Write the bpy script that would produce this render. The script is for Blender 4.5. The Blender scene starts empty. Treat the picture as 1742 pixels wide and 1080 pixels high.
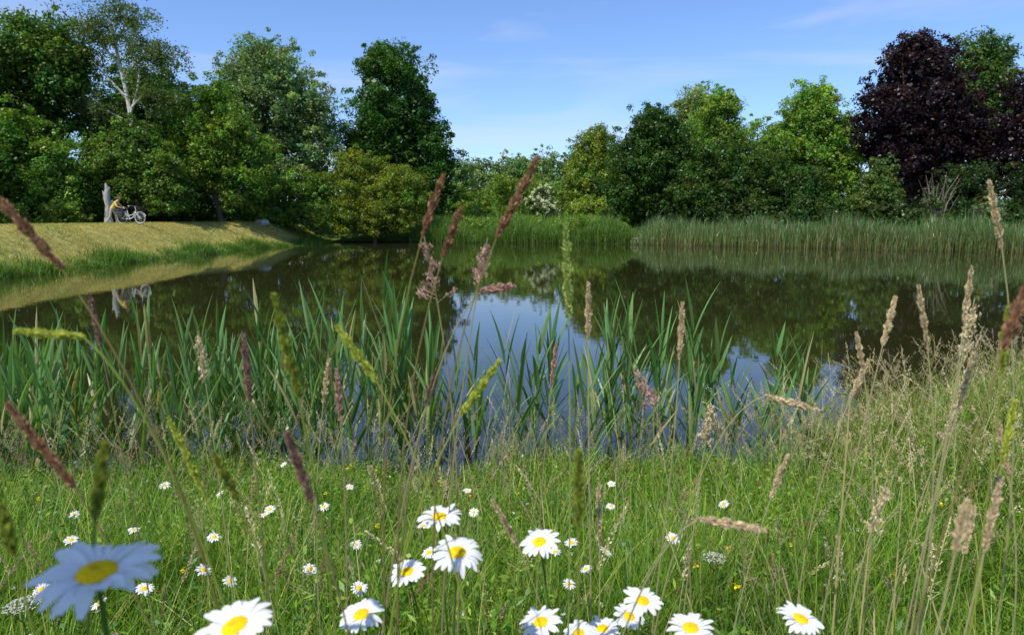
import bpy, bmesh, math
import numpy as np
from mathutils import Vector, Matrix
rng = np.random.default_rng(11)
U = rng.uniform
scene = bpy.context.scene

# ------------------------------------------------------------------ materials
def new_mat(name):
    m = bpy.data.materials.new(name); m.use_nodes = True
    nt = m.node_tree; nt.nodes.clear()
    return m, nt, nt.nodes.new('ShaderNodeOutputMaterial')

def leaf_mat(name, trans=0.35, rough=0.5, gloss=0.0, tcol=(1.25,1.3,0.5), noise=None):
    m, nt, out = new_mat(name)
    N = nt.nodes; Lk = nt.links
    at = N.new('ShaderNodeAttribute'); at.attribute_name = 'Col'
    col = at.outputs['Color']
    if noise:
        tc = N.new('ShaderNodeTexCoord'); nz = N.new('ShaderNodeTexNoise')
        nz.inputs['Scale'].default_value = noise; nz.inputs['Detail'].default_value = 3
        Lk.new(tc.outputs['Object'], nz.inputs['Vector'])
        mr = N.new('ShaderNodeMapRange'); mr.inputs[1].default_value=.3; mr.inputs[2].default_value=.7
        mr.inputs[3].default_value=.72; mr.inputs[4].default_value=1.28
        Lk.new(nz.outputs['Fac'], mr.inputs[0])
        mx = N.new('ShaderNodeVectorMath'); mx.operation='SCALE'
        Lk.new(col, mx.inputs[0]); Lk.new(mr.outputs[0], mx.inputs['Scale'])
        col = mx.outputs[0]
    p = N.new('ShaderNodeBsdfDiffuse'); Lk.new(col, p.inputs['Color'])
    cur = p.outputs[0]
    if trans > 0:
        mu = N.new('ShaderNodeVectorMath'); mu.operation='MULTIPLY'
        Lk.new(col, mu.inputs[0]); mu.inputs[1].default_value = tcol
        tr = N.new('ShaderNodeBsdfTranslucent'); Lk.new(mu.outputs[0], tr.inputs['Color'])
        mix = N.new('ShaderNodeMixShader'); mix.inputs[0].default_value = trans
        Lk.new(cur, mix.inputs[1]); Lk.new(tr.outputs[0], mix.inputs[2]); cur = mix.outputs[0]
    if gloss > 0:
        gl = N.new('ShaderNodeBsdfGlossy'); gl.inputs['Roughness'].default_value=rough; gl.inputs['Color'].default_value=(.8,.8,.8,1)
        mix = N.new('ShaderNodeMixShader'); mix.inputs[0].default_value = gloss
        Lk.new(cur, mix.inputs[1]); Lk.new(gl.outputs[0], mix.inputs[2]); cur = mix.outputs[0]
    Lk.new(cur, out.inputs[0])
    return m

def solid_mat(name, col, rough=0.6, metal=0, noise=8.0, amt=0.25, bump=0.0):
    m, nt, out = new_mat(name); N=nt.nodes; Lk=nt.links
    tc = N.new('ShaderNodeTexCoord'); nz = N.new('ShaderNodeTexNoise')
    nz.inputs['Scale'].default_value=noise; nz.inputs['Detail'].default_value=5
    Lk.new(tc.outputs['Object'], nz.inputs['Vector'])
    cr = N.new('ShaderNodeValToRGB')
    cr.color_ramp.elements[0].position=.3; cr.color_ramp.elements[1].position=.7
    cr.color_ramp.elements[0].color=(*[c*(1-amt) for c in col],1)
    cr.color_ramp.elements[1].color=(*[min(1,c*(1+amt)) for c in col],1)
    Lk.new(nz.outputs['Fac'], cr.inputs[0])
    p = N.new('ShaderNodeBsdfPrincipled'); p.inputs['Roughness'].default_value=rough
    p.inputs['Metallic'].default_value=metal
    Lk.new(cr.outputs[0], p.inputs['Base Color'])
    if bump>0:
        b=N.new('ShaderNodeBump'); b.inputs['Strength'].default_value=bump
        Lk.new(nz.outputs['Fac'], b.inputs['Height']); Lk.new(b.outputs[0], p.inputs['Normal'])
    Lk.new(p.outputs[0], out.inputs[0])
    return m

M_leaf = leaf_mat('tree_foliage', 0.36, 0.4, 0.02, (1.3,1.3,.35))
M_grass = leaf_mat('grass_blades', 0.45, 0.4, 0.02, (1.3,1.3,.4))
M_reed = leaf_mat('reed_leaves', 0.40, 0.38, 0.035, (1.3,1.3,.45))
M_seed = leaf_mat('seed_heads', 0.35, 0.7, 0.0, (1.15,1.1,.8))
M_petal = leaf_mat('daisy_petals', 0.25, 0.6, 0.0, (1,1,1))
M_disc = leaf_mat('daisy_disc', 0.0, 0.8, 0.0, noise=900)
M_bark = leaf_mat('bark', 0.0, 0.85, 0.0, noise=6)
M_ground = leaf_mat('meadow_ground', 0.0, 0.95, 0.0, noise=2.5)

# ------------------------------------------------------------------ mesh bag
class Bag:
    def __init__(s): s.v=[]; s.f=[]; s.c=[]; s.m=[]; s.n=0
    def add(s, v, f, c, mat=0):
        v=np.asarray(v,float).reshape(-1,3); f=np.asarray(f,np.int64).reshape(-1,4)
        c=np.asarray(c,float)
        if c.ndim==1: c=np.tile(c,(len(v),1))
        s.v.append(v); s.f.append(f+s.n); s.c.append(c.reshape(-1,3)); s.m.append(np.full(len(f),mat,np.int32)); s.n+=len(v)
    def obj(s, name, mats, parent=None, smooth=False):
        v=np.concatenate(s.v); f=np.concatenate(s.f); c=np.concatenate(s.c); m=np.concatenate(s.m)
        me=bpy.data.meshes.new(name)
        me.vertices.add(len(v)); me.vertices.foreach_set('co', v.astype(np.float32).ravel())
        me.loops.add(len(f)*4); me.loops.foreach_set('vertex_index', f.astype(np.int32).ravel())
        me.polygons.add(len(f)); me.polygons.foreach_set('loop_start', (np.arange(len(f))*4).astype(np.int32))
        me.polygons.foreach_set('material_index', m)
        me.polygons.foreach_set('use_smooth', np.full(len(f), smooth, dtype=bool))
        for mt in mats: me.materials.append(mt)
        me.update(calc_edges=True)
        ca=me.color_attributes.new('Col','FLOAT_COLOR','POINT')
        cc=np.ones((len(v),4),np.float32); cc[:,:3]=np.clip(c,0,.85)
        ca.data.foreach_set('color', cc.ravel())
        o=bpy.data.objects.new(name, me); scene.collection.objects.link(o)
        if parent: o.parent=parent
        return o

def nrm(a): return a/np.maximum(np.linalg.norm(a,axis=-1,keepdims=True),1e-9)

def strips(bag, pts, side, hw, cols, mat=0, fold=None):
    N,S1,_=pts.shape
    L=pts-side*hw[...,None]; R=pts+side*hw[...,None]
    if fold is None:
        v=np.stack([L,R],2); k=2
    else:
        v=np.stack([L,pts+fold*hw[...,None],R],2); k=3
    b=(np.arange(N)[:,None]*S1*k+np.arange(S1-1)[None,:]*k).ravel()
    fs=[np.stack([b+j,b+j+1,b+j+1+k,b+j+k],1) for j in range(k-1)]
    bag.add(v, np.concatenate(fs), np.repeat(cols[:,:,None,:],k,2), mat)

def curve(base, az, L, lean, bend, S):
    t=(np.arange(S)+.5)/S
    ang=lean[:,None]+bend[:,None]*t
    h=np.stack([np.cos(az),np.sin(az)],1)
    st=(L/S)[:,None]
    d=np.concatenate([np.sin(ang)[...,None]*h[:,None,:], np.cos(ang)[...,None]],2)*st[...,None]
    return np.concatenate([base[:,None,:], base[:,None,:]+np.cumsum(d,1)],1)

def blades(bag, base, L, lean, bend, w, c0, c1, S=4, az=None, mat=0, kind='grass', fold=False):
    N=len(base)
    if az is None: az=U(0,2*np.pi,N)
    P=curve(base,az,L,lean,bend,S)
    t=np.linspace(0,1,S+1)
    prof=(1-t**1.6)*.9+.1 if kind=='grass' else np.minimum(1,.35+t*3.2)*(1-t**2.6)*.96+.04
    if kind=='stem': prof=1-.5*t
    tw=az+np.pi/2+U(-.7,.7,N)
    side=np.stack([np.cos(tw),np.sin(tw),np.zeros(N)],1)
    side=np.repeat(side[:,None,:],S+1,1)
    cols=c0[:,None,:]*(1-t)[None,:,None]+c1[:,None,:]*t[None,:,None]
    fd=None
    if fold:
        tan=nrm(np.gradient(P,axis=1)); fd=np.cross(tan,side)*.45
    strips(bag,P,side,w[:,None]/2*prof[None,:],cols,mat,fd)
    return P

def leaves(bag, c, n, l, w, col, mat=0, tan=None):
    N=len(c)
    r=rng.normal(size=(N,3)) if tan is None else tan
    if tan is None: t=nrm(np.cross(n,r))
    else: t=nrm(tan)
    b=nrm(np.cross(n,t))
    l=np.asarray(l).reshape(-1,1); w=np.asarray(w).reshape(-1,1)
    v=np.stack([c-t*l/2,c+b*w/2-t*l*.05,c+t*l/2,c-b*w/2-t*l*.05],1)
    bag.add(v,np.arange(N*4).reshape(N,4),np.repeat(col[:,None,:],4,1),mat)

def tube(bag, pts, rad, col, k=7, mat=0, closed=False):
    pts=np.asarray(pts,float); n=len(pts); rad=np.broadcast_to(np.asarray(rad,float),(n,))
    if closed: tan=nrm(np.roll(pts,-1,0)-np.roll(pts,1,0))
    else: tan=nrm(np.gradient(pts,axis=0))
    ref=np.array([0.31,.17,.93]) if abs(tan[0][2])<.8 else np.array([.95,.2,.1])
    if closed: ref=np.array([.02,1,.03]) if np.ptp(pts[:,1])<1e-6 else np.array([0,0,1.])
    a=nrm(np.cross(tan,ref)); b=np.cross(tan,a)
    th=np.arange(k)/k*2*np.pi
    v=pts[:,None,:]+rad[:,None,None]*(a[:,None,:]*np.cos(th)[None,:,None]+b[:,None,:]*np.sin(th)[None,:,None])
    f=[]
    for i in range(n if closed else n-1):
        j=(i+1)%n
        for q in range(k):
            f.append([i*k+q,i*k+(q+1)%k,j*k+(q+1)%k,j*k+q])
    bag.add(v,f,np.asarray(col,float),mat)

def bez(p0,p1,p2,p3,n):
    t=np.linspace(0,1,n)[:,None]
    return (1-t)**3*p0+3*(1-t)**2*t*p1+3*(1-t)*t*t*p2+t**3*p3

def sst(x): x=np.clip(x,0,1); return x*x*(3-2*x)

# ------------------------------------------------------------------ terrain
FX=np.array([-60,-16,-10,10.7,32,60,120.]); FY=np.array([62,61,60.5,57,43,33,25.])
def y_far(x): return np.interp(x,FX,FY)
def x_left(y): return -19+3*sst((y-45)/15)+.25*np.sin(y*.5)+.12*np.sin(y*1.7)
def y_near(x):
    return 5.7+.62*np.clip(x-1.6,0,9)**1.0*sst((x-1.2)/1.5)+.18*np.sin(x*1.9)+.1*np.sin(x*4.3+1)
def H(x,y):
    x=np.asarray(x,float); y=np.asarray(y,float)
    s=x_left(y)-x
    hL=np.where(s>0,.1*np.minimum(s,1)+1.7*sst(s/4.0),-.8*sst(-s/3))
    s=y-y_far(x)+.3*np.sin(x*.9)
    hF=np.where(s>0,.12*np.minimum(s,1)+.75*sst(s/6),-.8*sst(-s/3))
    s=y_near(x)-y
    hN=np.where(s>0,np.minimum(s*.184,1.05)+.03*np.sin(x*2.1+y)*np.minimum(s,1),-.8*sst(-s/3))
    s=x-62
    hR=np.where(s>0,.8*sst(s/5),-.8*sst(-s/3))
    return np.maximum(np.maximum(hL,hF),np.maximum(hN,hR))

xs=np.concatenate([np.linspace(-900,-60,12)[:-1],np.arange(-60,-30,2),np.arange(-30,-12,.35),np.arange(-12,12,.3),np.arange(12,65,1.),np.linspace(66,900,14)])
ys=np.concatenate([np.linspace(-300,-5,8)[:-1],np.arange(-5,14,.25),np.arange(14,38,1.),np.arange(38,68,.5),np.linspace(69,110,14),np.linspace(130,1500,12)])
X,Y=np.meshgrid(xs,ys); Z=H(X,Y)
nx,ny=len(xs),len(ys)
i=np.arange(nx-1)[None,:]+np.arange(ny-1)[:,None]*nx
gq=np.stack([i,i+1,i+1+nx,i+nx],-1).reshape(-1,4)
gc=np.zeros((ny,nx,3)); gc[:]=(.09,.14,.03)
dry=((X<x_left(Y)-.6)&(X>x_left(Y)-5.2)&(Y>3)&(Y<62))
gc[dry]=(.33,.30,.09)
gc[(Z<.12)]=(.045,.038,.02)
near=(Y<y_near(X))&(X>-19)&(Z>.1); gc[near]=(.045,.065,.018)
gc[(X<x_left(Y)-8.5)&(Y>5)]=(.03,.05,.015)
gc[(Y>62)&(X>12)]=(.03,.05,.015)
g=Bag(); g.add(np.stack([X,Y,Z],-1),gq,gc.reshape(-1,3)); g.obj('ground',[M_ground],smooth=True)

# path along the left bank
pb=Bag(); py=np.arange(2,75,1.); pl=x_left(py)-5.4; pr=pl-1.7
pv=np.stack([np.stack([pl,py,H(pl,py)+.012],1),np.stack([pr,py,H(pr,py)+.012],1)],1)
b=np.arange(len(py)-1)*2
pb.add(pv,np.stack([b,b+1,b+3,b+2],1),np.array([.32,.30,.24])); pb.obj('gravel_path',[M_ground])

# water
m,nt,out=new_mat('pond_water'); N=nt.nodes; Lk=nt.links
p=N.new('ShaderNodeBsdfPrincipled'); p.inputs['Roughness'].default_value=.01; p.inputs['IOR'].default_value=1.42
tc=N.new('ShaderNodeTexCoord')
n1=N.new('ShaderNodeTexNoise'); n1.inputs['Scale'].default_value=1.6; n1.inputs['Detail'].default_value=4
n2=N.new('ShaderNodeTexNoise'); n2.inputs['Scale'].default_value=.12; n2.inputs['Detail'].default_value=2
mp=N.new('ShaderNodeMapping'); mp.inputs['Scale'].default_value=(1,1.7,1)
Lk.new(tc.outputs['Object'],mp.inputs[0]); Lk.new(mp.outputs[0],n1.inputs['Vector']); Lk.new(tc.outputs['Object'],n2.inputs['Vector'])
cr=N.new('ShaderNodeValToRGB'); cr.color_ramp.elements[0].color=(.016,.019,.005,1); cr.color_ramp.elements[1].color=(.034,.034,.010,1)
Lk.new(n2.outputs['Fac'],cr.inputs[0]); Lk.new(cr.outputs[0],p.inputs['Base Color'])
bp=N.new('ShaderNodeBump'); bp.inputs['Strength'].default_value=.06; bp.inputs['Distance'].default_value=.02
Lk.new(n1.outputs['Fac'],bp.inputs['Height']); Lk.new(bp.outputs[0],p.inputs['Normal']); Lk.new(p.outputs[0],out.inputs[0])
w=Bag(); w.add([[-24,3,0],[66,3,0],[66,66,0],[-24,66,0]],[[0,1,2,3]],np.array([0,0,0.])); w.obj('pond_water',[m])

# floating debris on water
fb=Bag(); n=9000
fx=U(-16,34,n); fy=U(9,42,n)
keep=(np.sin(fx*.45+fy*.3)+np.sin(fy*.8-fx*.2)+U(-1,1,n))>.9
fx,fy=fx[keep],fy[keep]; keep=(fy<y_far(fx)-1)&(fy>y_near(fx)+.5); fx,fy=fx[keep],fy[keep]
nn=len(fx); up=np.tile([0,0,1.],(nn,1))
leaves(fb,np.stack([fx,fy,np.full(nn,.004)],1),up,U(.02,.08,nn),U(.015,.05,nn),np.array([[.22,.21,.10]])*U(.6,1.3,(nn,1)))
fb.obj('floating_debris',[M_seed])

# ------------------------------------------------------------------ trees
BR=np.array([2.15,2.0,1.4])
def rand_dirs(n): return nrm(rng.normal(size=(n,3)))
def foliage(bag, ells, clumps, lpc, cr, leaf, col, var=.25, mat=0, outer=.3, upb=.35, flat=.75, inner=.10, spray=.45):
    ells=np.array(ells,float); vol=np.prod(ells[:,3:6],1)**.75; ns=int(clumps*spray); nt_=clumps+ns
    pick=rng.choice(len(ells),nt_,p=vol/vol.sum())
    e=ells[pick]; d=rand_dirs(nt_)
    d[:,2]=np.where(d[:,2]<-.75,-d[:,2],d[:,2])
    r=U(0,1,nt_)**outer*U(.78,1.06,nt_); r[clumps:]=U(1.0,1.22,ns)
    cc=e[:,:3]+d*e[:,3:6]*r[:,None]*.92
    R=cr*U(.5,1.3,nt_); R[clumps:]=cr*U(.25,.55,ns)
    cnt=np.full(nt_,int(lpc*.8)); cnt[clumps:]=int(lpc*.22)
    ci=np.repeat(np.arange(nt_),cnt); n=len(ci)
    ld=rand_dirs(n); ld[:,2]+=upb; ld=nrm(ld)
    rr=R[ci]*U(0,1,n)**.42*U(.85,1.25,n)
    off=ld*rr[:,None]; off[:,2]*=flat
    pos=cc[ci]+off
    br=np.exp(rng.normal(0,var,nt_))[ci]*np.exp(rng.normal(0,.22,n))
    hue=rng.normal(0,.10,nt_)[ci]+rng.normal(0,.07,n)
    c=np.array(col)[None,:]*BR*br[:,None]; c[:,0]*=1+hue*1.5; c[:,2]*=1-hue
    nn_=nrm(ld*.9+rng.normal(0,.5,(n,3))+np.array([0,0,.25]))
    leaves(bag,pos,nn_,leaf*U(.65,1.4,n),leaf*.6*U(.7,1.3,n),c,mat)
    k=int(n*inner)
    if k:
        e=ells[rng.choice(len(ells),k,p=vol/vol.sum())]
        q=e[:,:3]+rand_dirs(k)*e[:,3:6]*(U(0,1,k)**.4*.75)[:,None]
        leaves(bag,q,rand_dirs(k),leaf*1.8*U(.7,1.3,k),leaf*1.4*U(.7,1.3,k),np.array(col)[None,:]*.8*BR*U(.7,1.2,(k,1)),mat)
    return cc[:clumps]

def tree(name, x, y, ells, clumps=240, lpc=190, cr=1.1, leaf=.26, col=(.05,.09,.02), trunk=.25, bark=(.12,.10,.075), **kw):
    z0=float(H(x,y)); bag=Bag()
    cc=foliage(bag,[(x+a,y+b_,z0+c_,d_,e_,f_) for a,b_,c_,d_,e_,f_ in ells],clumps,lpc,cr,leaf,col,**kw)
    top=cc[:,2].max(); hh=(top-z0)
    if trunk>0:
        tp=np.array([[x+.04*hh*math.sin(s*3+x),y+.03*hh*math.sin(s*4+y),z0-.2+hh*.85*s] for s in np.linspace(0,1,9)])
        tube(bag,tp,trunk*(1-np.linspace(0,1,9)*.85)*np.array([1.35]+[1]*8),bark,8,1)
        for q in rng.choice(len(cc),min(30,len(cc)),replace=False):
            c_=cc[q]; s=np.clip((c_[2]-z0)/hh*.6,.12,.8); st=np.array([np.interp(s,np.linspace(0,1,9),tp[:,k]) for k in range(3)])
            mid=(st+c_)/2+np.array([0,0,-.08*np.linalg.norm(c_-st)])
            t=np.linspace(0,1,6)[:,None]; P=(1-t)**2*st+2*(1-t)*t*mid+t*t*c_
            tube(bag,P,trunk*.34*(1-.85*t[:,0]),bark,5,1)
    return bag.obj(name,[M_leaf,M_bark])

# left woodland
tree('ash_tree',-38.5,46,[(0,0,11,5,5,6.5),(2,0,5,4,4,4.5),(-3,0,6,4,4,5)],290,200,1.15,.25,(.036,.078,.018),.35)
tree('ash_tree',-33.2,50,[(0,0,9.5,3.8,4,5.2),(-2,0,6,3,3.5,5),(1.5,0,11,2.4,2.4,3)],230,200,1.05,.25,(.045,.092,.018),.3)
tree('ash_tree',-36,36,[(0,0,8,4.5,4.5,6),(0,0,4,4.5,4,4)],180,170,1.2,.27,(.035,.07,.018),.3)
tree('alder_tree',-29.5,57,[(0,0,8,4,3.5,5.0),(2.6,0,6.5,3.4,3,4.5),(-3,0,6,3,3,5)],230,190,1.05,.24,(.038,.082,.02),.25)
tree('hazel_bush',-31.6,44.5,[(0,0,3.6,2.6,2.2,3.8),(2.3,0,2.6,1.8,1.8,3),(-3.5,0,3.5,3,2.5,3.8)],220,190,.75,.19,(.06,.125,.02),.12)
tree('hawthorn_bush',-26.0,48.3,[(0,0,3.6,2.4,2.0,3.4),(-2.1,0,3,1.8,2,3.1),(2,0,2.4,1.8,2,2.6),(-.6,-.2,4.6,1.8,1.6,2.6)],250,180,.7,.18,(.052,.10,.018),.14)
tree('willow_tree',-22.3,52.5,[(0,0,5.8,3.0,2.8,5),(2,.5,3.6,2.6,2.4,3.8),(-1.8,0,4.2,2.4,2.4,4.2)],280,200,.75,.18,(.072,.135,.022),.22)
tree('silver_willow_tree',-21.6,63,[(0,0,11,5.0,4.5,5),(-2.8,0,9.5,3.4,3.5,5),(3.4,0,8.5,3.2,3.5,4.4),(2,0,5,4.5,4,4.5),(-1,0,14,2.2,2.2,1.9)],350,200,.95,.21,(.08,.135,.066),.35)
tree('elder_bush',-18.6,58.5,[(0,0,2.4,2.3,1.6,2.6),(-2.6,-1,1.8,1.7,1.4,2),(2,1,2.2,1.6,1.4,2.6)],130,170,.6,.17,(.05,.105,.018),.08)
# birch
M_birch=leaf_mat('birch_bark',0,.6,0,noise=5)
def birch(x,y):
    z0=float(H(x,y)); bag=Bag(); wht=(.58,.56,.50)
    lead=np.array([[x+.3,y,z0],[x+.35,y,z0+3],[x+.7,y,z0+6],[x+.55,y,z0+8.5],[x+.15,y,z0+11],[x-.15,y,z0+13],[x-.4,y,z0+14.8]])
    def path(P,n=14):
        P=np.array(P,float); t=np.linspace(0,1,len(P)); s=np.linspace(0,1,n); return np.stack([np.interp(s,t,P[:,k]) for k in range(3)],1)
    tube(bag,path(lead),np.linspace(.22,.06,14),wht,8,1)
    limbs=[[(.55,0,7.5),(1.4,-.2,9.4),(1.8,-.3,11.6),(1.7,-.2,13.9)],[(.6,0,8.6),(-.7,-.2,10.2),(-2.1,0,11.6),(-2.9,-.3,12.1),(-3.5,-.3,11.4)],
           [(.3,0,10),(1.5,-.4,11.2),(2.7,-.5,12),(3.5,-.4,11.7)],[(.15,0,11),(-1.0,-.4,12.6),(-1.7,-.4,14.3)],[(-.1,0,12.4),(.6,.2,13.8),(.8,.2,15.0)],
           [(.65,0,7),(-1,-.5,8),(-2.2,-.7,8.2)],[(.6,0,8),(1.8,-.5,8.9),(3,-.6,8.6)]]
    tips=[]
    for l in limbs:
        P=path([(x+a,y+b_,z0+c_) for a,b_,c_ in l],10); tube(bag,P,np.linspace(.10,.025,10),wht,6,1); tips+=list(P[4:])
    tips+=list(path(lead)[10:])
    tips=np.array(tips)
    n=260; b0=tips[rng.integers(0,len(tips),n)]+rng.normal(0,.25,(n,3)); L=U(.8,3.2,n); az=U(0,6.28,n)
    wi=np.full(n,.02); cb=np.tile([.18,.14,.09],(n,1))
    P=blades(bag,b0,L,U(.6,1.6,n),U(1.2,2.2,n),wi,cb,cb,6,az,1,'stem')
    m_=21000; k=rng.integers(0,n,m_); t=U(.05,1,m_)*6; i0=np.minimum(t.astype(int),5); fr=(t-i0)[:,None]
    pos=P[k,i0]*(1-fr)+P[k,i0+1]*fr+rng.normal(0,.17,(m_,3)); kp=~((np.abs(pos[:,0]-x-.4)<.6)&(pos[:,1]<y)&(pos[:,2]<z0+11)); pos=pos[kp]; m_=len(pos)
    leaves(bag,pos,rand_dirs(m_),U(.1,.2,m_),U(.07,.13,m_),np.array([[.11,.17,.045]])*U(.6,1.4,(m_,1)),0)
    bag.obj('birch_tree',[M_leaf,M_birch])
birch(-27.9,50.4)
# maple + round willow bush
tree('maple_tree',-11.2,68,[(0,0,12.4,4.8,4.6,4.8),(-.8,0,15.6,3.0,3,2.2),(0,0,8.5,5.4,5,4.4),(3.2,0,6,3.4,3.6,4.8),(-3.5,0,7,2.8,3,3.6),(2,0,3.6,4.4,4,3.4)],350,220,1.05,.25,(.020,.058,.009),.4,var=.18)
tree('round_willow_bush',-12.2,60.8,[(-1.5,0,4.2,3.5,3.2,4.1),(2.2,-.2,3.6,3.2,3,3.6),(0,-.5,2.4,4.6,3.4,2.7)],440,200,.6,.15,(.078,.115,.016),.14,var=.15,outer=.22,spray=.2)
# centre distance
tree('poplar_tree',9.3,86,[(0,0,7.6,2.8,3,4.2),(2,0,5.5,3.2,3,4.4),(-1,0,4.5,2.6,2.6,3.8),(1.4,0,10.6,1.8,1.8,1.8)],210,170,.95,.26,(.085,.13,.022),.22)
dw=Bag()  # distance haze is painted in: these leaf greens are lightened and blued
foliage(dw,[(-14,118,6,5,4,6.5),(-8,122,6,5,4,7),(-3,120,6.5,4.2,4,5.5),(1,124,8,4,4,5.4),(5.5,118,7,4,4,6.5),(10,125,8,5,4,7.5),(15,120,7,5,4,8),(-1,112,4,5,3,4.5),(6,110,4.5,4,3,4.8),(2.5,126,10,2,2,3.5),(12.5,116,6,4,3,6),(-20,115,7,6,5,8)],520,120,1.3,.38,(.065,.115,.048),var=.2)
foliage(dw,[(x_,150+10*math.sin(x_),7,9,6,9) for x_ in range(-140,150,11)],900,80,2.3,.8,(.055,.09,.05),var=.2,spray=.1)
foliage(dw,[(x_,136,2,6,2,3.4) for x_ in range(-120,140,7)],500,70,1.5,.7,(.045,.085,.035),var=.2,spray=.1)
dw.obj('distant_woodland',[M_leaf])
um=Bag()
foliage(um,[(-5.2,86,3,3.5,3,3.4),(-1.5,92,4,3,3,4.2),(2,90,3,3.5,3,4),(5,84,3.4,3,3,3.6),(8,78,2,3.6,3,2.8),(-3,76,1.6,4,3,2),(12,76,3,3,3,3.4),(3,99,4,4,3,5),(-2,100,4.5,3,3,4.6)],330,150,.8,.25,(.075,.125,.022),var=.25)
foliage(um,[(x_,y_far(x_)+8.5,1.6,2.6,1.8,2.2) for x_ in np.arange(13,60,2.6)],380,110,.8,.24,(.022,.045,.012),var=.2)
um.obj('shrub_thicket',[M_leaf])
# elder in flower
eb=Bag(); ez=float(H(2.8,73))
ecc=foliage(eb,[(2.8,73,ez+2.6,1.5,1.3,2.3),(3.8,73.3,ez+1.8,1.0,1,1.8)],70,170,.45,.16,(.06,.11,.02))
nu=190; k=rng.integers(0,len(ecc),nu); d=rand_dirs(nu); d[:,2]=abs(d[:,2])*.8+.1; d[:,1]=-abs(d[:,1])
uc=ecc[k]+d*.58
kk=np.repeat(np.arange(nu),26); m_=len(kk)
leaves(eb,uc[kk]+rng.normal(0,.08,(m_,3)),nrm(rng.normal(0,.3,(m_,3))+[0,-.5,1]),np.full(m_,.10),np.full(m_,.09),np.tile([.76,.76,.50],(m_,1)),1)
eb.obj('flowering_elder_bush',[M_leaf,M_petal])
# right side
tree('oak_tree',12.6,63.5,[(0,0,6.6,3.8,3.5,4.8),(-1.8,0,3.6,3.0,3,3.8),(2.2,0,4.6,3.4,3.2,4.6),(.5,0,9.3,2.4,2.4,1.9)],290,210,.95,.22,(.021,.052,.010),.3,var=.16)
tree('silver_willow_tree',21.5,82,[(0,0,13.4,2.9,3,3.2),(-1,0,8,3.5,3,5)],140,180,1,.24,(.10,.145,.065),.25)
tree('willow_tree',21.0,72,[(0,0,9.4,3.4,3.4,4.7),(1.8,0,6.5,3.4,3,4.5),(-1.6,0,6,3,3,4.5),(.4,0,12.4,2,2,1.8)],300,210,.8,.19,(.075,.14,.024),.28)
tree('willow_tree',26.6,63,[(0,0,9.2,3.2,3.4,4.1),(3,0,7.2,2.7,3,3.9),(-2.8,0,6.6,2.8,3,4.2),(1,0,4.5,4.6,3.5,4),(.2,0,11.2,2,2,1.9)],380,210,.8,.19,(.078,.148,.024),.3)
tree('alder_bush',18.3,61,[(0,0,4.6,3.0,2.6,3.9),(3.8,-.5,4,3,2.4,3.8),(-3,0,3,2.4,2.4,3),(7,-1.5,3,2.6,2.4,3)],280,190,.75,.19,(.026,.058,.013),.14,var=.2)
PUR=(.0125,.0070,.0125)
tree('copper_beech_tree',34.5,60,[(0,0,11,4.6,4.4,5.2),(-2.6,0,9,3.3,3.5,4.2),(2.6,0,8,4,3.6,5),(-.5,0,14.3,2.6,2.4,2.2),(0,0,5.5,5,4.2,3.6)],360,200,1.0,.24,PUR,.45,var=.2)
tree('copper_beech_tree',43.5,56,[(0,0,10,4,4,4.8),(-2,0,6.5,4,4,4.5),(2.5,0,7,4,4,5)],260,200,1.1,.25,PUR,.45,var=.2)
tree('lime_tree',43.6,66,[(0,0,13,3.8,4,5.2),(-1.5,0,9,4.5,4,5.5)],240,200,1.1,.25,(.03,.066,.016),.4)
tree('holly_bush',35.5,54.5,[(0,0,2.6,3.5,2.4,3),(4.5,-2,3,3.5,2.6,3.4),(8.5,-4.5,2.8,3.5,2.6,3.4)],230,170,.75,.2,(.016,.032,.010),.1,var=.2)
tree('hazel_bush',29.2,55.2,[(0,0,3.4,1.7,1.6,2.9),(-1,0,2,1.6,1.4,2.1)],90,180,.55,.17,(.045,.08,.022),.08)
tree('spindle_bush',32.6,50.2,[(2.1,0,1.7,1.0,.9,1.0)],34,150,.36,.14,(.09,.12,.07),.04)
# bare shrub
bb=Bag(); bx,by=31.9,51.8; bz=float(H(bx,by))
for q in range(20):
    a=U(0,6.28); l=U(2.6,4.6); s=U(.15,.6)
    p0=np.array([bx+U(-.3,.3),by+U(-.3,.3),bz]); p1=p0+[math.cos(a)*s*.6,math.sin(a)*s*.5,l*.5]; p2=p0+[math.cos(a)*s*l*.9,math.sin(a)*s*l*.6,l]
    P=bez(p0,p0*.5+p1*.5,p1,p2,7); tube(bb,P,np.linspace(.035,.01,7),(.26,.21,.16),5,0)
    for j in (3,4,5):
        e=P[j]+np.array([U(-.5,.5),U(-.4,.4),U(.4,.9)]); tube(bb,np.array([P[j],(P[j]+e)/2+U(-.06,.06,3),e]),[.014,.011,.006],(.26,.21,.16),4,0)
bb.obj('bare_shrub',[M_bark])
# margins out to the sides
tree('lime_tree',56,50,[(0,0,9,5,5,7),(0,0,4,5,4,4)],170,150,1.3,.3,(.03,.062,.016),.4)
tree('lime_tree',62,40,[(0,0,9,5,5,7),(0,0,4,5,4,4)],150,150,1.3,.3,(.035,.07,.018),.4)
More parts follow.
